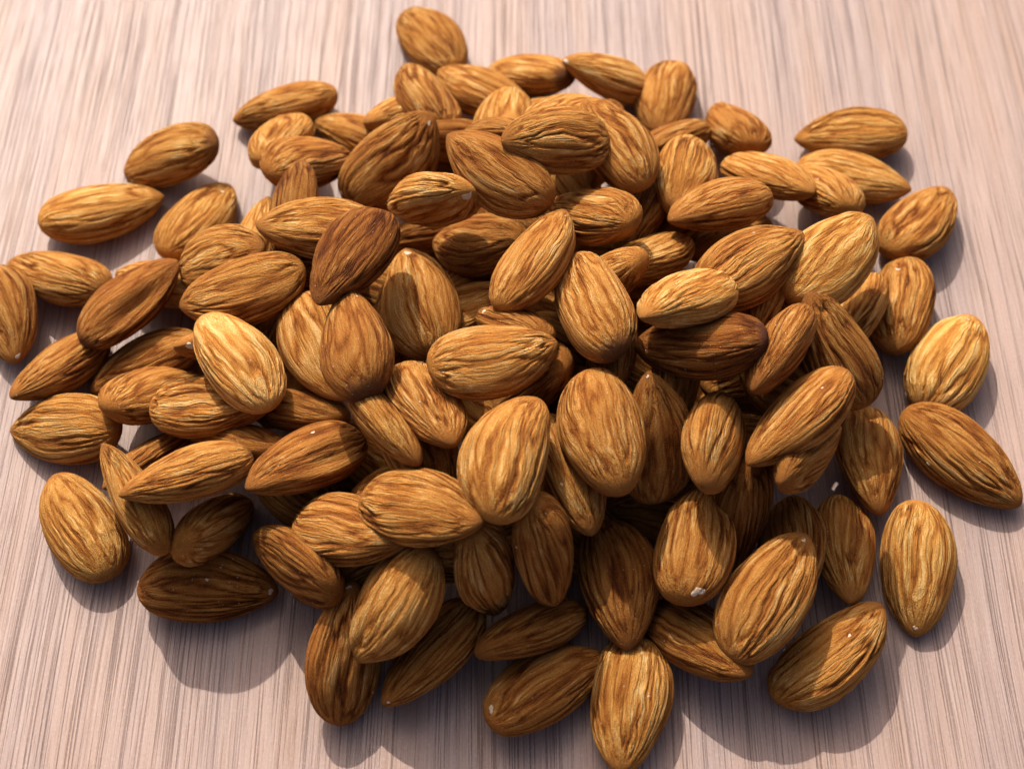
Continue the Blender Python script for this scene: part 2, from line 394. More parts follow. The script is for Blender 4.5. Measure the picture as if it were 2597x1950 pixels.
KEYS = ("loc", "rot", "L", "W", "T", "tone", "red", "wr", "seed", "dark", "seam", "dent", "point", "chips", "label")
ALMONDS = [
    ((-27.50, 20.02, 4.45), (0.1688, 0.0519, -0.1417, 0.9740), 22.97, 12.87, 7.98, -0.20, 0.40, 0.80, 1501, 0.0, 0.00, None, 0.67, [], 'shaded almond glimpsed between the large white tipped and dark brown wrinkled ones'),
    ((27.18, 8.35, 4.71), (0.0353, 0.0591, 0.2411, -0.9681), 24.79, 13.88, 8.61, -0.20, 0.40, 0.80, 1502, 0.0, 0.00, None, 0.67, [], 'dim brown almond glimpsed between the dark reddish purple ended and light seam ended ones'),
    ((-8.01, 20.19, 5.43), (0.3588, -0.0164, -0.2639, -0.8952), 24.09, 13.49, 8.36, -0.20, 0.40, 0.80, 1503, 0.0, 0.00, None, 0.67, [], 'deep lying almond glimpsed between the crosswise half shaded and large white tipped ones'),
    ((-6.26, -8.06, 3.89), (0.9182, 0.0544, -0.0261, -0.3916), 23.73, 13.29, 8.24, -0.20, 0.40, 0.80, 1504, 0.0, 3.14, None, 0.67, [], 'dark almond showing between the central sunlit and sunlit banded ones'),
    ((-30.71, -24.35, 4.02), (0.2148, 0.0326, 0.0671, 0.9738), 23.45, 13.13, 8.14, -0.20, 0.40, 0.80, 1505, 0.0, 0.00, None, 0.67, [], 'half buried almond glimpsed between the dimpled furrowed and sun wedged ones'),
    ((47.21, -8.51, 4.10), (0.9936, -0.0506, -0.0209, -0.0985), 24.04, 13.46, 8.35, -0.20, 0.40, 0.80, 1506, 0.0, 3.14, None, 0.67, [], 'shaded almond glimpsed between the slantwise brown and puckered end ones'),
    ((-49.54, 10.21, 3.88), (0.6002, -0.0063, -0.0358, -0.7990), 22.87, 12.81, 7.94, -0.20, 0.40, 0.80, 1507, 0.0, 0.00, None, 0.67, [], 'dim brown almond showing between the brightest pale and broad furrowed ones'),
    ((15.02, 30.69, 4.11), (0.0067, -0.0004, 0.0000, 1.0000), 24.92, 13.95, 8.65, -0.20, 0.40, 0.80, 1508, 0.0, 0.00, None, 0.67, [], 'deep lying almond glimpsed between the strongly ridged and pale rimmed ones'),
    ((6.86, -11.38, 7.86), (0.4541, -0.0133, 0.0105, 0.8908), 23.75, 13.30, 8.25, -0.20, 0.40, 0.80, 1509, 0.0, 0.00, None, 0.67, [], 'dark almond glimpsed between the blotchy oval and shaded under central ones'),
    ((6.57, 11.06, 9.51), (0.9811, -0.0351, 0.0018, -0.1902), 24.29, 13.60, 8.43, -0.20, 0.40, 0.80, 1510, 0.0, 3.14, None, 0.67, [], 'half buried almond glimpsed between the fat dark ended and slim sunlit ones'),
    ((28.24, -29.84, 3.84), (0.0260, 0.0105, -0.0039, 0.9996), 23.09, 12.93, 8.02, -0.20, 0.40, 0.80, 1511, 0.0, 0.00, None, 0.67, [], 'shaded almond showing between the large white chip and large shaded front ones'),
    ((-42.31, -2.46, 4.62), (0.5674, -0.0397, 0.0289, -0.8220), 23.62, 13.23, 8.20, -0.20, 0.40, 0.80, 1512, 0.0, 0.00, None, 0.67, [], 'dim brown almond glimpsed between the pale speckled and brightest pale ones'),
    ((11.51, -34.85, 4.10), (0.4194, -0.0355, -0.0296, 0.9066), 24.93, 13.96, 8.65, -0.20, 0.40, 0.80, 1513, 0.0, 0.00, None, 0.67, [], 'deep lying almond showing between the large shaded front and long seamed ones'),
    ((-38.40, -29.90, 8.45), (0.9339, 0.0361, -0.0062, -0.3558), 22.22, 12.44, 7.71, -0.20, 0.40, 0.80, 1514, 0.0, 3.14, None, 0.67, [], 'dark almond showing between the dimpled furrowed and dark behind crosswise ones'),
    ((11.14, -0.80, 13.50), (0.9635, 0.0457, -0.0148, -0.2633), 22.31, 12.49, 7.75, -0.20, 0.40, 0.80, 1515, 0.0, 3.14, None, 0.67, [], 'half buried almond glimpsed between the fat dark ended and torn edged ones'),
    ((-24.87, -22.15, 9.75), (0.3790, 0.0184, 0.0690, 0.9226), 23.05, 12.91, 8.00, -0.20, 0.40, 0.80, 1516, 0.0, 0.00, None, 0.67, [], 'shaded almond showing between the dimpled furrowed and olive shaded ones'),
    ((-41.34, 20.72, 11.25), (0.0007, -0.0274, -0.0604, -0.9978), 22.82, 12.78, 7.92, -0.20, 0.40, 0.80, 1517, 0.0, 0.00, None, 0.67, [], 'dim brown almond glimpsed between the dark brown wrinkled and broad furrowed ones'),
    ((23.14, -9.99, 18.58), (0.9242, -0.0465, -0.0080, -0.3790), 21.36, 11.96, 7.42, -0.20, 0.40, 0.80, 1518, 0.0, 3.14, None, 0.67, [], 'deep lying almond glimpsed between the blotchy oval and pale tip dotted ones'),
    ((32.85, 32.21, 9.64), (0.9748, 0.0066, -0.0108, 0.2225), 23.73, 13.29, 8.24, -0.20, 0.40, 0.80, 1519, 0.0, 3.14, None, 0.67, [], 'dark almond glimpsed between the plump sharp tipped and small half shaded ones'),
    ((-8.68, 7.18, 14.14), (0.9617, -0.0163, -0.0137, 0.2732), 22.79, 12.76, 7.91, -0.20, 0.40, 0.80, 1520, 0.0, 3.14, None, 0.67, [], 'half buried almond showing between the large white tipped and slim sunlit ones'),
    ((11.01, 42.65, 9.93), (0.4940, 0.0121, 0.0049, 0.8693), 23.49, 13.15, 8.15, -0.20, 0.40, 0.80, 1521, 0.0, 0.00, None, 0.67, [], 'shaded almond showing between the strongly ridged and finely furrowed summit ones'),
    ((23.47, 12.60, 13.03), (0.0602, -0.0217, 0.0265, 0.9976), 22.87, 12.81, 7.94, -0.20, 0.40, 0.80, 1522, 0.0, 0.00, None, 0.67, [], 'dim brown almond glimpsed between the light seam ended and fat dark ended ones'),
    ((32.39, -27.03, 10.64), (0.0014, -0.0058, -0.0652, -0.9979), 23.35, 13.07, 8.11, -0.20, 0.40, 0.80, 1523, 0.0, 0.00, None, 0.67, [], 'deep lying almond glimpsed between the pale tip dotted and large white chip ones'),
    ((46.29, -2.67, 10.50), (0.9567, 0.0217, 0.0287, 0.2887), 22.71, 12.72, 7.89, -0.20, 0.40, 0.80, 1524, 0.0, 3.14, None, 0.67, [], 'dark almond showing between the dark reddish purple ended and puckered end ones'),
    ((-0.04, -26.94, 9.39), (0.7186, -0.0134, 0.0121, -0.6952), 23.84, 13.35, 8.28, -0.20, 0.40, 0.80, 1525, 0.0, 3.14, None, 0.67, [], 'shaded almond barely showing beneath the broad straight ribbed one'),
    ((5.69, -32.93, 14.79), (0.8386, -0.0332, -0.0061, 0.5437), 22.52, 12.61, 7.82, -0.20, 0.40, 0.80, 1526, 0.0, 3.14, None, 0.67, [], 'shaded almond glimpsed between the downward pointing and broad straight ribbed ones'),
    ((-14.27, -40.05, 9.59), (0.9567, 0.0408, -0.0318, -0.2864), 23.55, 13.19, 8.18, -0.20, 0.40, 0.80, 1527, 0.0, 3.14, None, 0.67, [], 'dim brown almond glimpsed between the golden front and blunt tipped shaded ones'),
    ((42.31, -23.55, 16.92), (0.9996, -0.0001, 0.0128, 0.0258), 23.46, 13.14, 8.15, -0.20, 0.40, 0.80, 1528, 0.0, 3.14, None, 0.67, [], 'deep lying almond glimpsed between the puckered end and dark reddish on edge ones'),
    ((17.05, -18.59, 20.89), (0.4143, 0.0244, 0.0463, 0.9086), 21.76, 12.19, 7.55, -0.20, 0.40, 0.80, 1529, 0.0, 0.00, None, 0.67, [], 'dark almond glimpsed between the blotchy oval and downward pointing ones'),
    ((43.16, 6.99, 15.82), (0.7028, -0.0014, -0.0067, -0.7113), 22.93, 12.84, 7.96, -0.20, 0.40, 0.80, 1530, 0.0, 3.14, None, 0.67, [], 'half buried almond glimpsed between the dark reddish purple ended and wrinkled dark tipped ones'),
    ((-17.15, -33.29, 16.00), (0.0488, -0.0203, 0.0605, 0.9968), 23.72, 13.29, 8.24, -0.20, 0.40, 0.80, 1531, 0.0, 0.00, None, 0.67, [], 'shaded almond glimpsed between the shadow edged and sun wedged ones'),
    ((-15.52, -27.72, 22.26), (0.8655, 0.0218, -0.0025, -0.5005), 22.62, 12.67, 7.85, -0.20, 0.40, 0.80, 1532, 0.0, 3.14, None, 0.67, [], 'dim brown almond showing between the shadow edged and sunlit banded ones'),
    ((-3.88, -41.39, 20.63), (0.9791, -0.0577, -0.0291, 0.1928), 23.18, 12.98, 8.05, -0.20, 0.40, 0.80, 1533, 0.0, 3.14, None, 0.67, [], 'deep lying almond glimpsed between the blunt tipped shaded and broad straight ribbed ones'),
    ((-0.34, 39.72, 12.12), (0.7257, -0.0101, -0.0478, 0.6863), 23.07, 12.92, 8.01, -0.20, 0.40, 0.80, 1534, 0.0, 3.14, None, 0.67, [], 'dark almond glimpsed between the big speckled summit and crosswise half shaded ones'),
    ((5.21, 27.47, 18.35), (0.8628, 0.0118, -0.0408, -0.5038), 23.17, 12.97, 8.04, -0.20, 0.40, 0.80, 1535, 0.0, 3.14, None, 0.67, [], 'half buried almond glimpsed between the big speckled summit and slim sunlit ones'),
    ((50.80, -10.37, 17.74), (0.3336, 0.0084, -0.0213, 0.9424), 23.45, 13.13, 8.14, -0.20, 0.40, 0.80, 1536, 0.0, 0.00, None, 0.67, [], 'shaded almond showing between the slantwise brown and smooth shaded seamed ones'),
    ((-18.17, 91.94, 3.62), (0.5014, -0.0572, 0.0054, 0.8633), 24.72, 13.63, 8.45, 0.10, 0.30, 0.70, 1001, 0.0, 0.00, None, 0.58, [], 'lone almond on bare wood beyond the top of the heap'),
    ((3.26, 78.62, 5.55), (0.3217, -0.1432, 0.2412, 0.9043), 24.57, 13.83, 8.58, 0.20, 0.30, 0.60, 1004, 0.9, 0.00, None, 0.67, [], 'almond lying crosswise at the top edge with a dark spot on its end'),
    ((20.92, 75.78, 7.99), (0.1952, -0.2923, -0.1405, -0.9256), 24.75, 13.87, 8.60, 0.40, 0.20, 0.70, 1005, 0.0, 0.00, None, 0.67, [(0.985, 0.768, 1.55)], 'golden almond at the top edge with a white chipped tip'),
    ((48.64, 63.39, 5.43), (0.6402, -0.0855, 0.2354, 0.7263), 24.19, 13.43, 8.33, 0.00, 0.50, 1.00, 1007, 0.0, 0.00, None, 0.67, [], 'brownish wrinkled almond last along the upper edge before bare wood'),
    ((74.55, 62.83, 3.72), (0.0116, 0.0199, -0.0630, -0.9977), 24.95, 13.64, 8.46, 0.10, 0.20, 1.10, 1014, 0.0, 0.00, None, 0.67, [], 'loose crosswise almond on the wood at upper right with its tip outward'),
    ((86.09, 38.51, 3.69), (0.9038, -0.0730, -0.0043, 0.4217), 24.66, 13.73, 8.51, 0.10, 0.40, 1.00, 1015, 0.0, 3.14, None, 0.67, [], 'loose almond on the right wood leaning its tip away, below the long golden almond'),
    ((-50.64, 70.56, 3.94), (0.0938, 0.0760, -0.1637, -0.9791), 24.18, 13.46, 8.34, 0.10, 0.30, 1.20, 1050, 0.0, 0.00, None, 0.67, [], 'ribbed almond resting on wood at the upper left rim, tip outward'),
    ((-74.01, 54.68, 5.26), (0.0220, 0.2030, 0.0894, -0.9748), 24.29, 13.72, 8.51, 0.10, 0.20, 1.00, 1051, 0.6, 0.00, None, 0.67, [], 'loose plump almond on the wood at upper left, second from the rim'),
    ((-87.04, 40.88, 3.83), (0.9824, -0.0697, 0.0224, 0.1716), 26.74, 14.11, 8.75, 0.30, 0.10, 1.10, 1052, 0.0, 3.14, None, 0.67, [], 'loose yellow almond on the left wood with its tip toward the heap'),
    ((-93.82, 23.90, 4.01), (0.2323, -0.0340, 0.1808, 0.9551), 24.90, 13.52, 8.38, 0.10, 0.30, 0.90, 1057, 0.3, 0.00, None, 0.67, [], 'loose almond on the left wood below the yellow loner'),
    ((-102.31, 13.60, 4.81), (0.8113, 0.2319, -0.1625, -0.5114), 24.65, 13.53, 8.39, 0.00, 0.40, 0.70, 1058, 0.0, 0.00, None, 0.67, [(0.973, 0.977, 1.17)], 'almond cut off by the left edge of the picture'),
    ((-86.09, -12.77, 4.50), (0.0668, -0.1414, -0.1278, 0.9794), 24.77, 14.20, 8.80, 0.10, 0.30, 1.10, 1067, 0.0, 0.00, None, 0.67, [], 'plump almond at the left rim with its sharp tip over the wood'),
    ((-68.36, -21.28, 6.97), (0.0091, 0.5268, -0.7103, 0.4667), 23.81, 11.02, 6.83, -0.20, 0.60, 1.30, 1068, 0.0, 3.14, None, 0.67, [], 'shaded striped almond down in the gap behind the notch shadowed one'),
    ((-51.43, -20.54, 11.60), (0.1363, 0.2856, 0.8360, -0.4482), 24.38, 12.09, 7.50, -0.30, 0.50, 0.90, 1069, 0.0, 3.14, None, 0.67, [], 'sliver of almond in the dark beneath the bowed wrinkled one'),
    ((-79.94, -33.37, 3.80), (0.4642, 0.0476, 0.0382, 0.8836), 24.85, 13.56, 8.40, 0.20, 0.20, 0.90, 1072, 0.4, 0.00, None, 0.56, [], 'loose almond on the wood at the lower left corner of the heap'),
    ((86.44, 2.39, 4.24), (0.8680, 0.0231, -0.0187, 0.4956), 25.24, 14.94, 9.26, 0.65, 0.00, 1.00, 1097, 0.6, 0.00, None, 0.60, [(0.863, 1.466, 0.9)], 'bright yellow almond with white tip and brown bruise on the right wood'),
    ((73.87, -41.87, 3.94), (0.6549, 0.0538, 0.0766, -0.7499), 25.65, 13.90, 8.62, 0.30, 0.15, 0.60, 1098, 0.0, 3.14, None, 0.67, [(0.948, 1.745, 0.95)], 'smooth yellow almond on the wood at lower right, white tip down'),
    ((33.31, -56.62, 5.85), (0.8874, -0.2084, -0.1138, -0.3952), 24.16, 13.67, 8.48, -0.30, 0.50, 0.70, 1103, 0.0, 3.14, None, 0.60, [], 'dark shaded almond on the wood under the big dusty one'),
    ((6.02, -64.51, 3.80), (0.9453, -0.1251, 0.0082, 0.3010), 24.74, 13.66, 8.47, -0.10, 0.60, 1.10, 1114, 0.0, 3.14, None, 0.60, [(0.057, 1.326, 1.62)], 'front almond with a white chipped end touched by sun'),
    ((-54.97, -45.91, 3.73), (0.9980, 0.0462, 0.0442, -0.0020), 25.27, 13.91, 8.62, -0.35, 0.60, 1.10, 1116, 0.0, 3.14, None, 0.62, [(0.948, 1.815, 1.29), (0.509, 1.606, 0.68), (0.594, 1.257, 0.51)], 'dark almond with white tip lying crosswise at the lower left front'),
    ((-29.78, -45.23, 7.85), (0.3055, 0.1367, 0.8444, -0.4183), 24.42, 12.43, 7.71, -0.30, 0.50, 1.20, 1121, 0.0, 3.14, None, 0.67, [], 'small dark striped almond deep behind the golden sunlit one in front'),
    ((85.53, -19.01, 3.97), (0.9299, 0.0435, 0.0451, -0.3624), 27.90, 14.28, 8.86, -0.05, 0.50, 1.30, 1096, 0.0, 3.14, None, 0.57, [(0.362, 2.793, 0.85)], 'large coarse ribbed almond on the wood near the right edge, pointing down'),
    ((78.87, 16.04, 4.71), (0.5970, 0.1516, -0.2150, -0.7579), 24.69, 13.59, 8.43, 0.10, 0.40, 1.20, 1017, 0.0, 0.00, None, 0.50, [(0.215, 1.606, 1.16)], 'blunt flat topped almond with white chip on its top edge'),
    ((-67.33, -34.07, 16.34), (0.3306, -0.3525, -0.6722, 0.5609), 24.58, 12.93, 8.02, 0.10, 0.30, 0.40, 1071, 0.0, 3.14, None, 0.67, [], 'smooth curved almond on edge beneath the notch shadowed one'),
    ((-70.84, 21.13, 4.75), (0.2170, -0.0202, 0.3450, 0.9130), 24.70, 13.41, 8.32, 0.30, 0.30, 0.40, 1060, 0.0, 0.00, None, 0.67, [], 'pale almond edge showing behind the dented reddish one'),
    ((-72.76, 2.36, 4.28), (0.1570, 0.1413, -0.1813, -0.9605), 23.88, 13.41, 8.32, -0.10, 0.40, 0.60, 1062, 0.0, 0.00, None, 0.67, [], 'smooth shaded almond under the broken skinned piece at left'),
    ((68.17, -19.71, 4.47), (0.6626, -0.1704, 0.1051, -0.7217), 24.75, 13.59, 8.43, 0.10, 0.40, 0.90, 1095, 0.0, 3.14, None, 0.67, [], 'almond half in shadow standing beside the big loner at right'),
    ((-38.24, -45.78, 13.59), (0.1610, -0.3632, -0.5384, 0.7432), 25.20, 13.37, 8.29, -0.40, 0.50, 0.90, 1118, 0.0, 3.14, None, 0.67, [], 'dark shaded almond behind the tip of the crosswise dark one'),
    ((68.19, 10.51, 8.28), (0.4979, 0.2058, -0.4956, -0.6813), 24.22, 13.76, 8.53, 0.20, 0.20, 0.70, 1018, 0.0, 0.00, None, 0.67, [], 'small pale almond peeking out beside the flat topped white chipped almond'),
    ((55.99, -58.84, 4.98), (0.9249, -0.1697, -0.1564, 0.3021), 26.13, 13.65, 8.46, 0.05, 0.40, 1.10, 1102, 0.0, 3.14, None, 0.67, [(0.643, 1.815, 0.82)], 'almond with small sunlit patches under the big dusty one'),
    ((-14.25, -58.66, 5.09), (0.3530, 0.1947, -0.3460, -0.8472), 25.02, 13.71, 8.50, -0.10, 0.50, 0.90, 1112, 0.0, 0.00, None, 0.67, [(0.961, 0.419, 0.61)], 'shaded slanting almond on the wood between red brown and golden ones'),
    ((-7.41, 72.76, 6.59), (0.3407, -0.0126, 0.1729, 0.9240), 24.81, 13.98, 8.67, 0.10, 0.30, 0.90, 1003, 0.0, 0.00, None, 0.67, [], 'banded almond wedged behind the upright leaning almond at the top'),
    ((34.57, 72.40, 4.54), (0.6356, -0.0378, -0.0796, -0.7670), 25.01, 14.06, 8.72, 0.10, 0.40, 0.90, 1006, 0.0, 0.00, None, 0.60, [(0.973, 1.396, 1.04)], 'upright almond at the top edge with a small pale nick at its foot'),
    ((73.46, 49.51, 4.05), (0.9915, -0.0010, -0.0177, -0.1289), 25.11, 13.84, 8.58, 0.30, 0.20, 0.80, 1012, 0.0, 3.14, None, 0.67, [], 'long golden almond under the crosswise loner at upper right'),
    ((45.01, 30.55, 7.66), (0.0533, 0.4148, -0.8061, 0.4188), 25.64, 13.73, 8.52, 0.00, 0.40, 0.80, 1024, 0.0, 3.14, None, 0.67, [], 'sliver of almond seen below the plump sharp tipped almond'),
    ((25.86, 29.38, 15.91), (0.4891, 0.2889, -0.4761, -0.6713), 24.62, 13.26, 8.22, -0.40, 0.60, 0.80, 1030, 0.0, 0.00, None, 0.67, [], 'dark shaded almond deep in the gap beside the strongly ridged one'),
    ((-49.71, 54.99, 10.49), (0.6416, -0.0612, -0.2759, -0.7131), 23.72, 13.39, 8.30, 0.20, 0.20, 0.70, 1040, 0.0, 0.00, None, 0.50, [], 'round backed almond beneath the loner at upper left of the heap'),
    ((-32.32, 61.34, 4.13), (0.2253, 0.0484, 0.2929, 0.9280), 24.92, 13.65, 8.46, 0.20, 0.20, 0.90, 1041, 0.0, 0.00, None, 0.67, [], 'narrow ridged almond in the top left edge beside the round backed one'),
    ((-24.30, 63.52, 8.51), (0.4719, -0.1474, -0.3334, -0.8027), 24.61, 13.60, 8.43, 0.30, 0.20, 0.90, 1042, 0.0, 0.00, None, 0.67, [], 'pale ribbed sliver of almond behind the upright leaning almond'),
    ((8.95, 64.71, 6.00), (0.2001, -0.1634, -0.1745, -0.9502), 24.69, 13.59, 8.43, 0.30, 0.20, 0.70, 1047, 0.0, 0.00, None, 0.67, [], 'thin sliver of almond under the crosswise dark spotted one'),
    ((18.77, 50.97, 13.24), (0.3729, -0.5188, 0.5561, -0.5316), 24.94, 13.24, 8.21, -0.20, 0.70, 0.80, 1049, 0.0, 3.14, None, 0.67, [], 'reddish pointed end poking from the dark gap under the finely furrowed one'),
    ((-66.44, 39.01, 3.20), (0.8477, -0.0698, 0.0364, 0.5246), 24.69, 13.60, 8.43, 0.20, 0.20, 0.80, 1053, 0.0, 3.14, None, 0.67, [(0.79, 1.885, 1.01)], "almond with a pale dot on its end at the heap's upper left border"),
    ((-52.10, 24.49, 11.43), (0.7381, -0.2528, -0.3470, 0.5205), 25.53, 13.98, 8.66, 0.30, 0.10, 0.60, 1054, 0.0, 3.14, None, 0.67, [], 'pale yellow almond tucked beneath the dull grey brown one'),
    ((-89.26, 0.90, 5.08), (0.4704, -0.0082, -0.2939, -0.8320), 24.23, 13.52, 8.38, -0.10, 0.50, 1.10, 1061, 0.0, 0.00, None, 0.67, [], 'brown ribbed almond under the dented reddish one, tip on the wood'),
    ((-41.18, -13.26, 11.42), (0.0884, 0.2649, 0.8356, -0.4730), 24.48, 12.77, 7.92, -0.30, 0.40, 0.70, 1074, 0.0, 3.14, None, 0.67, [], 'shaded almond lying below the pale speckled one'),
    ((-17.71, 34.62, 3.99), (0.0737, -0.0536, 0.9095, -0.4057), 23.69, 12.01, 7.45, -0.30, 0.50, 1.20, 1079, 0.0, 3.14, None, 0.67, [], 'dark striped almond in the hole under the torn lipped one'),
    ((19.10, -7.21, 25.13), (0.4372, -0.5377, 0.4182, -0.5872), 24.28, 11.85, 7.35, -0.40, 0.70, 0.70, 1083, 0.0, 3.14, None, 0.67, [], 'dark reddish almond on edge under the fat one with a dark end'),
    ((-22.06, -25.69, 27.02), (0.6368, -0.5833, 0.1527, -0.4806), 24.51, 12.72, 7.89, 0.00, 0.20, 0.50, 1085, 0.0, 3.14, None, 0.67, [], 'smooth olive shaded almond low behind the sunlit banded one'),
    ((29.80, -11.98, 21.57), (0.5595, -0.3568, 0.4338, -0.6095), 24.70, 13.01, 8.06, -0.20, 0.40, 1.10, 1091, 0.0, 3.14, None, 0.67, [], 'striped almond in the dark behind the pale tip dot one'),
    ((52.43, -28.10, 22.32), (0.1865, -0.4631, 0.4455, -0.7431), 24.77, 13.43, 8.33, -0.15, 0.30, 0.90, 1094, 0.0, 3.14, None, 0.67, [], 'shaded striped almond beneath the slantwise brown one'),
    ((60.64, -38.53, 4.85), (0.5943, -0.2640, 0.1096, -0.7518), 24.67, 13.47, 8.35, 0.10, 0.30, 1.00, 1099, 0.5, 3.14, None, 0.67, [], 'almond with a diagonal shadow line beside the smooth yellow one at right'),
    ((41.38, -34.68, 10.93), (0.6907, 0.0813, 0.6079, -0.3830), 24.61, 14.12, 8.75, -0.45, 0.70, 0.70, 1105, 0.0, 3.14, None, 0.67, [], 'dark reddish almond on edge behind the large white chip one'),
    ((-28.63, -60.03, 8.37), (0.5975, 0.4361, 0.0332, 0.6721), 25.34, 14.12, 8.75, -0.10, 0.70, 1.20, 1111, 0.0, 0.00, None, 0.67, [(0.961, 0.698, 1.02), (0.24, 2.374, 0.5)], 'red brown almond with pale ribs and white tip at the front edge'),
    ((3.43, -55.53, 6.61), (0.0311, 0.3397, -0.7804, 0.5241), 24.26, 13.23, 8.20, -0.25, 0.50, 0.60, 1113, 0.0, 3.14, None, 0.67, [], 'shaded smooth almond on wood beneath the long seamed one'),
    ((20.69, -67.64, 3.84), (0.6235, 0.0192, 0.0130, -0.7815), 24.58, 13.98, 8.66, 0.20, 0.30, 0.90, 1115, 0.0, 3.14, None, 0.60, [(0.472, 1.257, 0.49)], 'frontmost almond pointing down at the bottom edge, half lit'),
    ((-53.73, -35.68, 8.63), (0.6199, 0.5334, 0.5744, 0.0352), 25.15, 14.09, 8.74, 0.05, 0.30, 0.60, 1117, 0.0, 0.00, None, 0.67, [], 'almond with a sunlit spot resting on the dark white tipped one'),
    ((49.92, 7.26, 19.83), (0.4158, -0.3514, 0.4207, -0.7257), 24.85, 13.74, 8.52, -0.10, 0.30, 1.00, 1125, 0.0, 3.14, None, 0.67, [], 'narrow shaded almond in the gap under the wrinkled dark tipped one'),
    ((-68.65, -6.96, 8.32), (0.8399, -0.2302, 0.2091, 0.4449), 25.04, 14.10, 8.74, 0.00, 0.40, 0.70, 1063, 0.0, 3.14, None, 0.67, [], 'almond with a slanting crease beside the bowed wrinkled one'),
    ((50.82, -39.91, 7.57), (0.6594, 0.1763, -0.4012, -0.6108), 24.88, 13.83, 8.57, -0.10, 0.50, 1.10, 1100, 0.0, 0.00, None, 0.67, [], 'striped almond mostly hidden behind the big dusty one at lower right'),
    ((32.45, 55.15, 7.98), (0.0658, -0.3069, 0.8463, -0.4305), 24.37, 13.01, 8.06, -0.10, 0.50, 0.90, 1008, 0.0, 3.14, None, 0.67, [], 'half hidden brown almond between the upright nicked almond and round topped one'),
    ((64.72, 40.25, 11.24), (0.6028, -0.0880, 0.3259, 0.7230), 24.72, 13.91, 8.63, 0.20, 0.30, 0.90, 1013, 0.0, 0.00, None, 0.67, [(0.325, 0.768, 0.53)], 'small white dotted almond squeezed in front of the long golden one'),
    ((3.54, -10.88, 17.32), (0.1031, -0.4631, 0.1233, 0.8716), 24.31, 13.81, 8.56, -0.20, 0.60, 1.10, 1082, 0.0, 0.00, None, 0.67, [], 'striped shaded almond under the central sunlit one'),
    ((-56.81, 0.35, 14.76), (0.1901, 0.4829, -0.7432, 0.4224), 23.51, 11.13, 6.90, 0.20, 0.50, 0.30, 1066, 0.0, 3.14, None, 0.67, [(0.924, 3.072, 1.97)], 'broken skinned almond with white edge behind the brightest pale one'),
    ((60.96, 12.78, 24.29), (0.9214, 0.1039, 0.0163, 0.3741), 25.96, 15.28, 9.48, 0.40, 0.10, 0.50, 1016, 0.0, 3.14, None, 0.67, [], 'smooth yellow almond with a puckered tip on the right slope'),
    ((-18.73, 65.41, 12.77), (0.5427, 0.1196, 0.3092, 0.7717), 24.90, 14.06, 8.72, 0.10, 0.40, 0.60, 1002, 0.0, 0.00, None, 0.67, [], 'upright leaning almond just below the lone one beyond the heap'),
    ((53.74, 41.87, 13.68), (0.8247, -0.2866, -0.1209, -0.4723), 25.54, 13.76, 8.53, 0.30, 0.30, 0.90, 1011, 0.0, 3.14, None, 0.67, [], 'light ribbed almond pointing at the small white dotted almond below it'),
    ((60.03, -5.97, 21.43), (0.4474, 0.2248, -0.1460, 0.8532), 23.95, 13.97, 8.66, -0.35, 0.50, 1.60, 1019, 0.0, 0.00, None, 0.67, [], 'deeply grooved dark brown almond with a curled tip on the right flank'),
    ((45.00, 9.31, 27.84), (0.9471, 0.0187, -0.0054, 0.3204), 24.81, 13.88, 8.61, 0.00, 0.40, 1.20, 1023, 0.0, 3.14, None, 0.67, [(0.619, 0.977, 0.58)], 'wrinkled almond with a raised dark tip beside the smooth yellow one'),
    ((26.18, 15.89, 20.65), (0.4161, -0.0809, -0.3324, -0.8425), 25.08, 13.72, 8.51, 0.20, 0.20, 1.00, 1025, 0.0, 0.00, None, 0.67, [], 'small half shaded almond under the tip of the plump almond'),
    ((-7.30, 24.91, 13.45), (0.1900, -0.2904, -0.0389, 0.9371), 24.83, 13.66, 8.47, -0.10, 0.50, 0.90, 1031, 0.0, 0.00, None, 0.67, [], 'crosswise almond half in shadow between the white tipped one and slim one'),
    ((-42.57, 46.75, 12.66), (0.8929, -0.0678, 0.2472, 0.3702), 24.87, 13.61, 8.44, 0.10, 0.50, 0.90, 1039, 0.0, 3.14, None, 0.67, [], 'brown almond behind the dull grey brown tip'),
    ((-14.57, 54.70, 9.89), (0.0862, 0.3706, -0.7212, 0.5789), 25.39, 14.25, 8.83, -0.10, 0.50, 0.60, 1043, 0.0, 3.14, None, 0.67, [], 'rounded back of an almond behind the two white nicks almond'),
    ((-1.98, 54.39, 15.18), (0.6690, 0.0571, -0.1792, -0.7191), 25.11, 13.56, 8.41, 0.30, 0.20, 0.40, 1045, 0.0, 0.00, None, 0.50, [], 'dull pale domed almond amid the top of the heap'),
    ((11.10, 47.82, 25.31), (0.3745, -0.2332, -0.1862, -0.8779), 24.73, 13.94, 8.64, 0.40, 0.30, 0.50, 1046, 0.0, 0.00, None, 0.67, [], 'pale rounded almond back rising behind the large finely furrowed one'),
    ((20.13, 38.49, 28.18), (0.5140, 0.0528, 0.0178, 0.8560), 24.45, 13.65, 8.46, 0.25, 0.40, 1.00, 1048, 0.0, 0.00, None, 0.67, [], 'large light brown almond curving down beside the finely furrowed one'),
    ((-56.92, 18.78, 16.91), (0.9306, 0.1564, -0.3265, -0.0538), 24.26, 13.93, 8.64, 0.10, 0.30, 1.00, 1055, 0.0, 3.14, None, 0.67, [], 'ridged almond tucked behind the broad furrowed one on the left slope'),
    ((-75.76, 12.67, 11.02), (0.9287, -0.0924, -0.1468, 0.3278), 24.90, 14.03, 8.70, -0.25, 0.70, 0.50, 1059, 0.6, 3.14, (0.5, 2.48, 1.6, 0.3), 0.67, [], 'reddish almond with a long dent down its side at the left rim'),
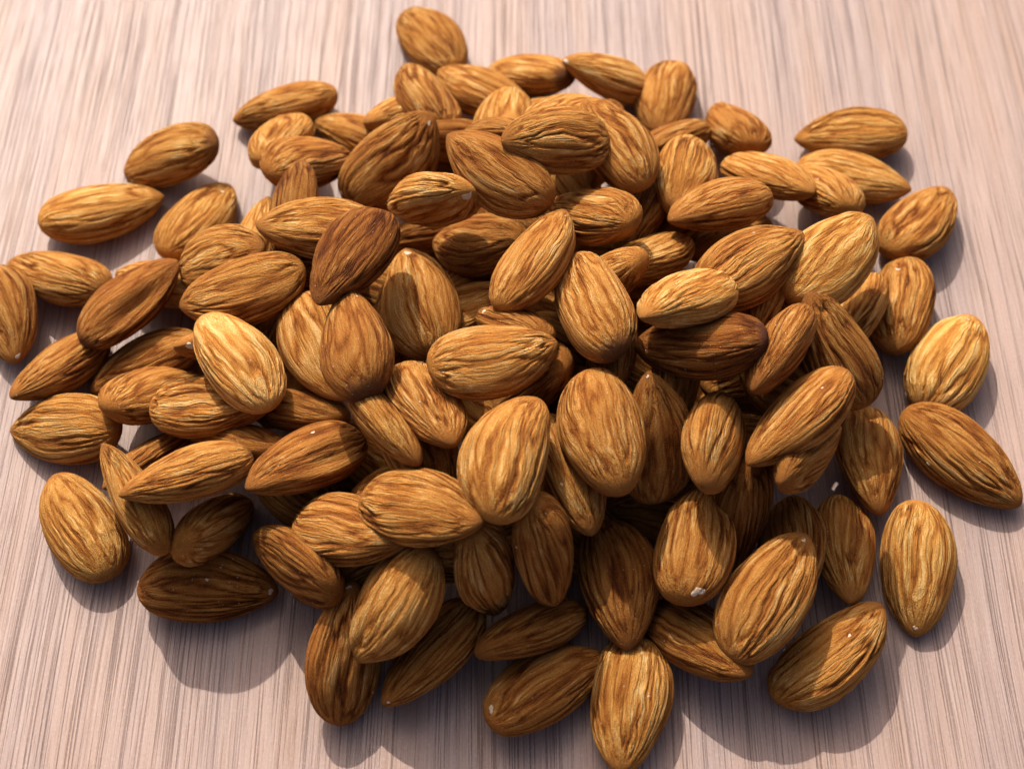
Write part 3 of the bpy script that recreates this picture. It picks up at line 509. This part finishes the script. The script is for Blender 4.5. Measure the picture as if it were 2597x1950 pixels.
    ((-55.50, -14.26, 16.07), (0.9846, -0.1431, -0.0896, -0.0449), 24.56, 13.90, 8.62, 0.10, 0.40, 1.10, 1064, 0.0, 3.14, None, 0.67, [], 'bowed wrinkled almond half beneath the bright pale one'),
    ((-57.13, -32.28, 21.28), (0.2726, -0.0278, -0.3558, -0.8935), 24.44, 13.88, 8.60, 0.00, 0.40, 0.90, 1070, 0.8, 0.00, None, 0.67, [], 'almond with a notch shaped shadow and dark end at lower left'),
    ((-37.16, -28.03, 19.20), (0.3355, -0.0827, -0.1878, -0.9194), 24.92, 13.63, 8.45, -0.20, 0.60, 0.60, 1073, 0.3, 0.00, (0.4, 0.73, 1.2, 0.2), 0.67, [(0.374, 1.745, 0.85)], 'furrowed almond with a sunlit dimple on the lower left slope'),
    ((-36.01, -3.66, 18.80), (0.8192, 0.1271, -0.0812, -0.5534), 25.69, 14.20, 8.80, 0.35, 0.40, 0.30, 1075, 0.0, 0.00, None, 0.67, [], 'pale smooth speckled almond under the holed one'),
    ((-24.16, 8.59, 8.17), (0.5521, -0.4454, -0.4341, 0.5553), 24.62, 13.22, 8.20, -0.10, 0.50, 1.20, 1078, 0.0, 3.14, None, 0.67, [], 'striped shaded almond between the holed one and white tipped one'),
    ((-0.10, -2.47, 24.08), (0.1053, 0.4981, 0.7202, -0.4712), 24.10, 11.98, 7.43, -0.20, 0.50, 0.60, 1080, 0.0, 3.14, None, 0.67, [(0.594, 3.421, 1.31)], 'almond with a torn white edge of skin below the slim sunlit one'),
    ((-14.56, -21.50, 27.78), (0.7779, -0.2883, -0.0088, -0.5583), 25.07, 13.23, 8.20, 0.05, 0.50, 0.90, 1084, 0.0, 3.14, None, 0.67, [(0.643, 2.164, 0.53)], 'almond with a sunlit band and white fleck below the central one'),
    ((32.17, -42.31, 14.85), (0.7737, -0.0334, 0.0090, 0.6326), 24.25, 13.87, 8.60, -0.05, 0.50, 0.90, 1104, 0.0, 0.00, None, 0.67, [(0.069, 2.094, 2.43)], 'almond with a large white chip on its lower end'),
    ((-4.24, -48.31, 16.97), (0.7579, 0.1652, 0.5887, -0.2275), 25.23, 13.06, 8.09, 0.00, 0.40, 0.90, 1108, 0.0, 3.14, None, 0.67, [], 'shaded almond with blunt tip next to the long seamed one'),
    ((-19.67, -55.15, 16.41), (0.4210, 0.2532, 0.1219, -0.8625), 23.90, 13.75, 8.52, 0.30, 0.30, 1.00, 1110, 0.0, 0.00, None, 0.67, [], 'golden sunlit almond with a shadow line across its top in front'),
    ((-27.44, -42.17, 19.78), (0.9370, -0.1499, -0.1791, -0.2599), 24.94, 13.88, 8.60, -0.05, 0.50, 1.00, 1119, 0.0, 3.14, None, 0.67, [], 'almond with a wedge of sun under the shadow edged one'),
    ((35.28, 37.23, 18.94), (0.5147, -0.2986, 0.1854, -0.7820), 25.55, 14.50, 8.99, 0.30, 0.10, 0.80, 1009, 0.0, 3.14, None, 0.50, [], 'round topped yellow almond standing behind the plump sharp tipped almond'),
    ((47.59, -11.32, 29.30), (0.4798, 0.1952, -0.5409, -0.6627), 24.24, 13.67, 8.48, -0.20, 0.60, 0.25, 1020, 0.0, 0.00, None, 0.67, [], 'smooth shaded almond with an edge seam and a triangular patch of sun'),
    ((15.84, 6.72, 25.01), (0.2036, -0.3868, 0.2771, 0.8556), 24.49, 13.87, 8.60, 0.10, 0.40, 0.90, 1026, 0.0, 0.00, None, 0.67, [], 'almond with a pale rim behind the fat sunlit one that shows a dark end'),
    ((33.36, -11.13, 31.25), (0.0965, -0.1401, 0.0975, 0.9806), 24.23, 13.96, 8.66, -0.60, 0.80, 0.60, 1021, 1.0, 0.00, None, 0.67, [], 'dark reddish almond lying crosswise with a purple black end'),
    ((-3.18, 43.80, 24.61), (0.1807, 0.4434, 0.7972, -0.3677), 24.73, 12.43, 7.71, -0.20, 0.50, 1.20, 1044, 0.0, 3.14, None, 0.67, [], 'dark striped almond back behind the big speckled summit almond'),
    ((19.01, -47.34, 8.95), (0.7382, 0.0359, -0.0016, -0.6737), 24.83, 14.43, 8.94, -0.35, 0.70, 0.90, 1106, 0.0, 3.14, None, 0.67, [], 'large shaded brown almond in the front, point downward'),
    ((5.16, -46.45, 19.70), (0.7733, 0.0107, 0.5772, -0.2621), 24.91, 13.97, 8.66, -0.20, 0.60, 0.60, 1107, 0.0, 3.14, None, 0.67, [(0.252, 3.491, 0.44)], 'shaded almond with a long side seam and a scratch near its tip'),
    ((40.55, 27.26, 22.37), (0.3043, -0.0599, -0.2654, -0.9129), 24.91, 14.00, 8.68, 0.10, 0.50, 0.80, 1010, 0.0, 0.00, None, 0.67, [], 'plump almond with a sharp dark tip lying high on the upper right slope'),
    ((30.46, -4.48, 35.56), (0.3777, -0.1110, -0.2844, -0.8741), 24.58, 13.79, 8.55, 0.40, 0.20, 1.00, 1022, 0.0, 0.00, None, 0.67, [], 'light almond with a seam round its broad end, above the dark reddish one'),
    ((14.25, -3.43, 31.52), (0.5480, -0.2376, -0.2293, 0.7685), 25.23, 13.66, 8.47, 0.25, 0.40, 0.80, 1027, 0.9, 3.14, None, 0.52, [], 'fat almond with a dark chalky end half crossed by shadow'),
    ((14.89, 21.00, 27.88), (0.3633, -0.2379, 0.1180, 0.8930), 24.57, 13.78, 8.54, 0.10, 0.40, 1.30, 1029, 0.0, 0.00, None, 0.67, [], 'strongly ridged almond behind the slim one with a white speck'),
    ((-24.34, 46.09, 12.66), (0.8558, 0.3447, -0.1259, 0.3645), 26.30, 16.69, 10.35, -0.05, 0.50, 1.10, 1035, 0.0, 3.14, None, 0.67, [(0.044, 0.628, 1.24), (0.924, 1.606, 1.11)], 'largest almond, dark striped with two white nicks, behind the torn lipped one'),
    ((-43.09, 28.79, 19.34), (0.6379, -0.3230, -0.3494, 0.6056), 24.69, 13.74, 8.52, -0.45, 0.50, 0.50, 1038, 0.0, 3.14, None, 0.67, [], 'dull grey brown almond on edge, tip up, on the upper left slope'),
    ((-51.39, 8.44, 20.44), (0.1400, 0.0737, 0.0757, -0.9845), 25.23, 14.09, 8.74, 0.00, 0.40, 1.20, 1056, 0.0, 0.00, None, 0.67, [], "broad finely furrowed almond on the left slope below the dark brown one's side"),
    ((-50.33, -8.53, 21.84), (0.4674, 0.0677, 0.1292, 0.8719), 25.08, 14.12, 8.76, 0.75, 0.20, 1.30, 1065, 0.0, 0.00, None, 0.60, [], 'brightest pale yellow almond with branching veins on the left slope'),
    ((-28.04, -10.78, 31.61), (0.5932, -0.2015, -0.2171, 0.7486), 25.45, 13.58, 8.42, -0.10, 0.60, 0.60, 1076, 0.9, 3.14, None, 0.80, [(0.802, 2.583, 0.55)], 'almond with a small dark hole and dark end, pointing up'),
    ((-14.99, -41.63, 27.80), (0.9667, -0.0192, -0.1779, -0.1829), 24.62, 13.82, 8.57, 0.00, 0.40, 1.10, 1087, 0.0, 3.14, None, 0.67, [], 'almond with a shadow edge, its tip under the broad ribbed one'),
    ((25.00, -25.29, 22.47), (0.6183, 0.3136, -0.2509, 0.6756), 24.57, 13.81, 8.57, -0.05, 0.50, 0.80, 1089, 0.0, 0.00, None, 0.67, [(0.973, 1.187, 0.71)], 'almond with a pale tip dot beside the large blotchy oval one'),
    ((10.22, -31.48, 20.61), (0.7659, -0.2466, 0.2013, -0.5586), 25.00, 13.66, 8.47, 0.00, 0.40, 0.90, 1090, 0.0, 3.14, None, 0.67, [(0.643, 2.653, 0.65)], 'almond pointing down between the broad ribbed and blotchy oval ones'),
    ((35.09, -26.95, 24.86), (0.4674, -0.3595, 0.2031, -0.7817), 24.53, 13.47, 8.35, 0.00, 0.40, 0.80, 1092, 0.0, 3.14, None, 0.56, [], 'puckered end almond standing alone by the dark gap on the right'),
    ((50.12, -24.35, 27.95), (0.3253, 0.1844, -0.2815, -0.8837), 25.46, 13.76, 8.53, 0.00, 0.50, 0.70, 1093, 0.3, 0.00, None, 0.67, [(0.301, 1.117, 0.49)], 'brown almond lying slantwise below the deeply grooved one'),
    ((44.68, -52.17, 14.07), (0.8790, 0.0345, -0.1085, 0.4631), 26.13, 14.29, 8.86, 0.10, 0.40, 1.00, 1101, 0.3, 3.14, None, 0.67, [(0.936, 1.676, 0.91)], 'big dusty almond at lower right with white fleck at its tip'),
    ((-17.42, 7.12, 18.49), (0.6206, -0.0390, -0.0995, 0.7768), 25.47, 15.39, 9.54, 0.20, 0.40, 0.60, 1077, 0.5, 3.14, None, 0.74, [(0.899, 1.676, 1.72)], 'large white tipped almond pointing up left of the middle'),
    ((-37.35, 21.78, 22.40), (0.0425, -0.1094, -0.0606, -0.9912), 25.01, 14.07, 8.72, 0.20, 0.30, 0.90, 1037, 0.0, 0.00, None, 0.67, [], 'light almond pointing outward, its end behind the dark brown wrinkled one'),
    ((8.28, 32.92, 35.76), (0.1896, -0.2194, 0.1475, -0.9456), 24.39, 13.99, 8.67, 0.10, 0.40, 1.10, 1034, 0.0, 0.00, None, 0.67, [], 'large finely furrowed almond behind the big speckled summit almond'),
    ((4.23, 7.58, 31.37), (0.8341, -0.2360, -0.1739, 0.4673), 25.34, 13.75, 8.52, 0.20, 0.40, 0.90, 1028, 0.0, 3.14, None, 0.67, [(0.887, 2.443, 0.55)], 'slim sunlit almond pointing up with a white speck at its tip'),
    ((-2.81, 26.32, 34.04), (0.3300, -0.0594, -0.2722, 0.9019), 25.46, 13.84, 8.58, 0.05, 0.60, 0.90, 1033, 0.0, 3.14, None, 0.67, [], 'big reddish speckled almond lying near the summit beside the torn lipped one'),
    ((-29.08, 7.07, 32.33), (0.5520, -0.0241, -0.0724, -0.8303), 25.62, 14.19, 8.80, -0.60, 0.80, 1.00, 1036, 0.0, 0.00, None, 0.67, [], 'dark brown wrinkled almond standing out on the upper left slope'),
    ((-0.35, -34.45, 31.89), (0.7801, -0.0157, 0.0229, 0.6251), 25.74, 14.47, 8.97, 0.15, 0.30, 1.10, 1086, 0.0, 3.14, None, 0.58, [], 'broad straight ribbed almond standing below the central sunlit one'),
    ((16.07, -26.91, 27.48), (0.7757, 0.0863, -0.0456, -0.6235), 25.11, 14.71, 9.12, 0.10, 0.50, 0.60, 1088, 0.0, 3.14, None, 0.60, [], 'large oval almond with blotchy sunlit face, point downward'),
    ((-15.11, 25.93, 25.81), (0.1869, 0.4181, 0.7035, -0.5434), 25.09, 14.37, 8.91, 0.40, 0.30, 1.50, 1032, 0.0, 3.14, None, 0.55, [(0.02, 1.676, 2.11)], 'topmost crinkled pale almond with a torn white lip'),
    ((-3.15, -14.26, 31.60), (0.9888, 0.0468, 0.0540, 0.1309), 24.06, 13.90, 8.62, 0.25, 0.40, 1.30, 1081, 0.0, 3.14, None, 0.62, [(0.081, 2.094, 0.66)], 'central sunlit almond on top of the front slope, tip to the right'),
]
for row in ALMONDS:
    build_almond(dict(zip(KEYS, row)))
